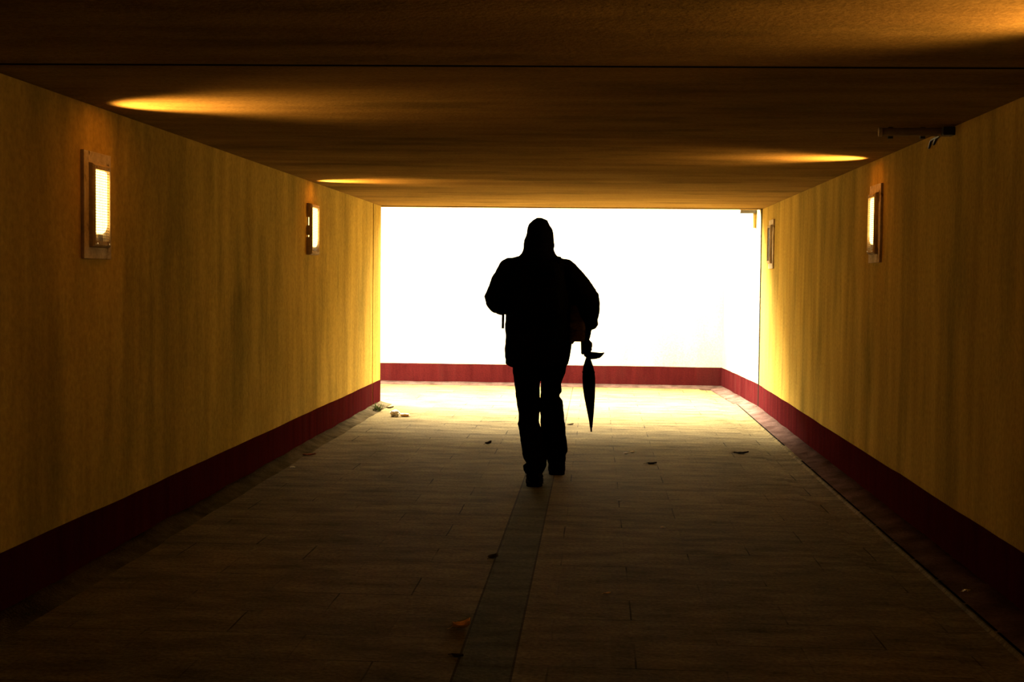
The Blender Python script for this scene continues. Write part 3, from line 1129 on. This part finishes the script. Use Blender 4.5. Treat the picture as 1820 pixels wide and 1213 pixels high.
leaf('dry_leaf', on_floor(820, 1119), .068, .060, .15, .026, M['leaf_tan'], 'tan curled leaf on the paving in the near foreground')
leaf('dry_leaf', on_floor(813, 1168), .05, .035, -.5, .006, M['leaf_dark'], 'blackish leaf just in front of the tan foreground leaf')
leaf('dry_leaf', on_floor(876, 993), .06, .055, 1.0, .010, M['leaf_dark'], 'dark crumpled leaf on the dark paving strip behind the tan leaf')
leaf('dry_leaf', on_floor(1079, 1057), .03, .02, .2, .006, M['leaf_tan'], 'tiny tan leaf alone on the dim paving right of the dark strip')
leaf('dry_leaf', on_floor(550, 810), .10, .05, .1, .010, M['leaf_red'], 'reddish leaf beside the left fillet')
leaf('dry_leaf', on_floor(868, 790), .075, .05, .9, .016, M['leaf_dark'], 'dark leaf left of the knees of the person')
leaf('dry_leaf', on_floor(1317, 807), .12, .05, .1, .012, M['leaf_dark'], 'long dark leaf near the right gutter')
leaf('dry_leaf', on_floor(693, 726), .08, .05, .4, .012, M['leaf_dark'], 'dark leaf between the weed and the sunlit paving at left', lobes=0)
leaf('dry_leaf', on_floor(1014, 756), .06, .05, .4, .008, M['leaf_dark'], 'small dark leaf right of the legs at the edge of the bright floor')
leaf('dry_leaf', on_floor(1158, 825), .08, .05, .2, .008, M['leaf_dark'], 'dark leaf in the middle of the right half of the paving')

scrap('crumpled_paper', on_floor(702, 741), .042, M['paper'], 'crumpled white paper on the paving at left near the mouth', 'paper', None, .8, 1.2, .1, 1.1)
scrap('crumpled_wrapper', on_floor(719, 741), .036, M['leaf_tan'], 'tan wrapper just right of the crumpled white paper', 'wrapper', None, .45, 5.2, .0, 1.5)
bits = [((1113, 807), .014, 'white paper bit right of the umbrella tip, left one of the close pair'), ((1124, 805), .016, 'white paper bit right of the umbrella tip, right one of the close pair'),
        ((1101, 891), .010, 'white paper bit on mid paving right of the feet'), ((1178, 939), .010, 'pale paper bit beyond the small crack marks, right half of the paving'),
        ((520, 832), .014, 'pale paper bit at the foot of the left wall below the reddish leaf')]
for i, (q, r, lab) in enumerate(bits):
    scrap('paper_bit', on_floor(*q), r, M['paper'], lab, 'paper', 'paper bits on the paving', .4, i * 3.1, i, 1.4)
scrap('foil_wrapper', on_floor(1721, 1054), .018, M['foil'], 'shiny crumpled foil scrap by the right wall in the foreground', 'foil', None, .4, 9.1, .3, 1.6)

# weed growing out of the joint at the left wall
random.seed(4)
g = empty('weed_tuft', on_floor(668, 732))
tag(g, 'small green weed tuft at the foot of the left wall by the mouth', 'weed')
bm = bmesh.new()
for k in range(46):
    a = random.uniform(0, 2 * PI)
    L_ = random.uniform(.05, .12)
    lean = random.uniform(.3, 1.25)
    b0 = Vector((random.uniform(-.03, .05), random.uniform(-.06, .06), 0))
    d = Vector((math.cos(a) * lean, math.sin(a) * lean, 1)).normalized()
    sd = Vector((-math.sin(a), math.cos(a), 0)) * random.uniform(.002, .004)
    p1 = b0 + d * L_ * .6
    p2 = b0 + d * L_ + Vector((math.cos(a), math.sin(a), -.6)) * L_ * .25
    th = Vector((0, 0, .0008))
    rings = []
    for p, w in ((b0, 1), (p1, .9), (p2, .15)):
        p = Vector((p.x, p.y, max(p.z, .004)))
        rings.append([p + sd * w + th, p - sd * w + th, p - sd * w - th, p + sd * w - th])
    ring_loft(bm, rings)
obj('blades', bm, M['grass'], g)
scrap_o = scrap('soil_clump', (0, 0, 0), .018, M['wet'], 'x', 'x', None, .5, 2.2)
del scrap_o['label'], scrap_o['category']
scrap_o.parent = g
scrap_o.location = (0, 0, -.004)

# wet patch by the far wall
pa = on_floor(1229, 690)
bm = bmesh.new()
n = 40
lo, hi = [], []
for k in range(n):
    a = 2 * PI * k / n
    rr = 1 + .25 * noise.noise(Vector((math.cos(a) * 2, math.sin(a) * 2, 3)))
    lo.append(Vector((.25 * rr * math.cos(a), .11 * rr * math.sin(a), -.001)))
    hi.append(Vector((.245 * rr * math.cos(a), .105 * rr * math.sin(a), .004)))
ring_loft(bm, [lo, hi])
w_ = obj('wet_patch', bm, M['wet'])
w_.location = (pa.x, pa.y, .0)
tag(w_, 'dark wet dirt patch on the bright floor at foot of the far wall', 'puddle')
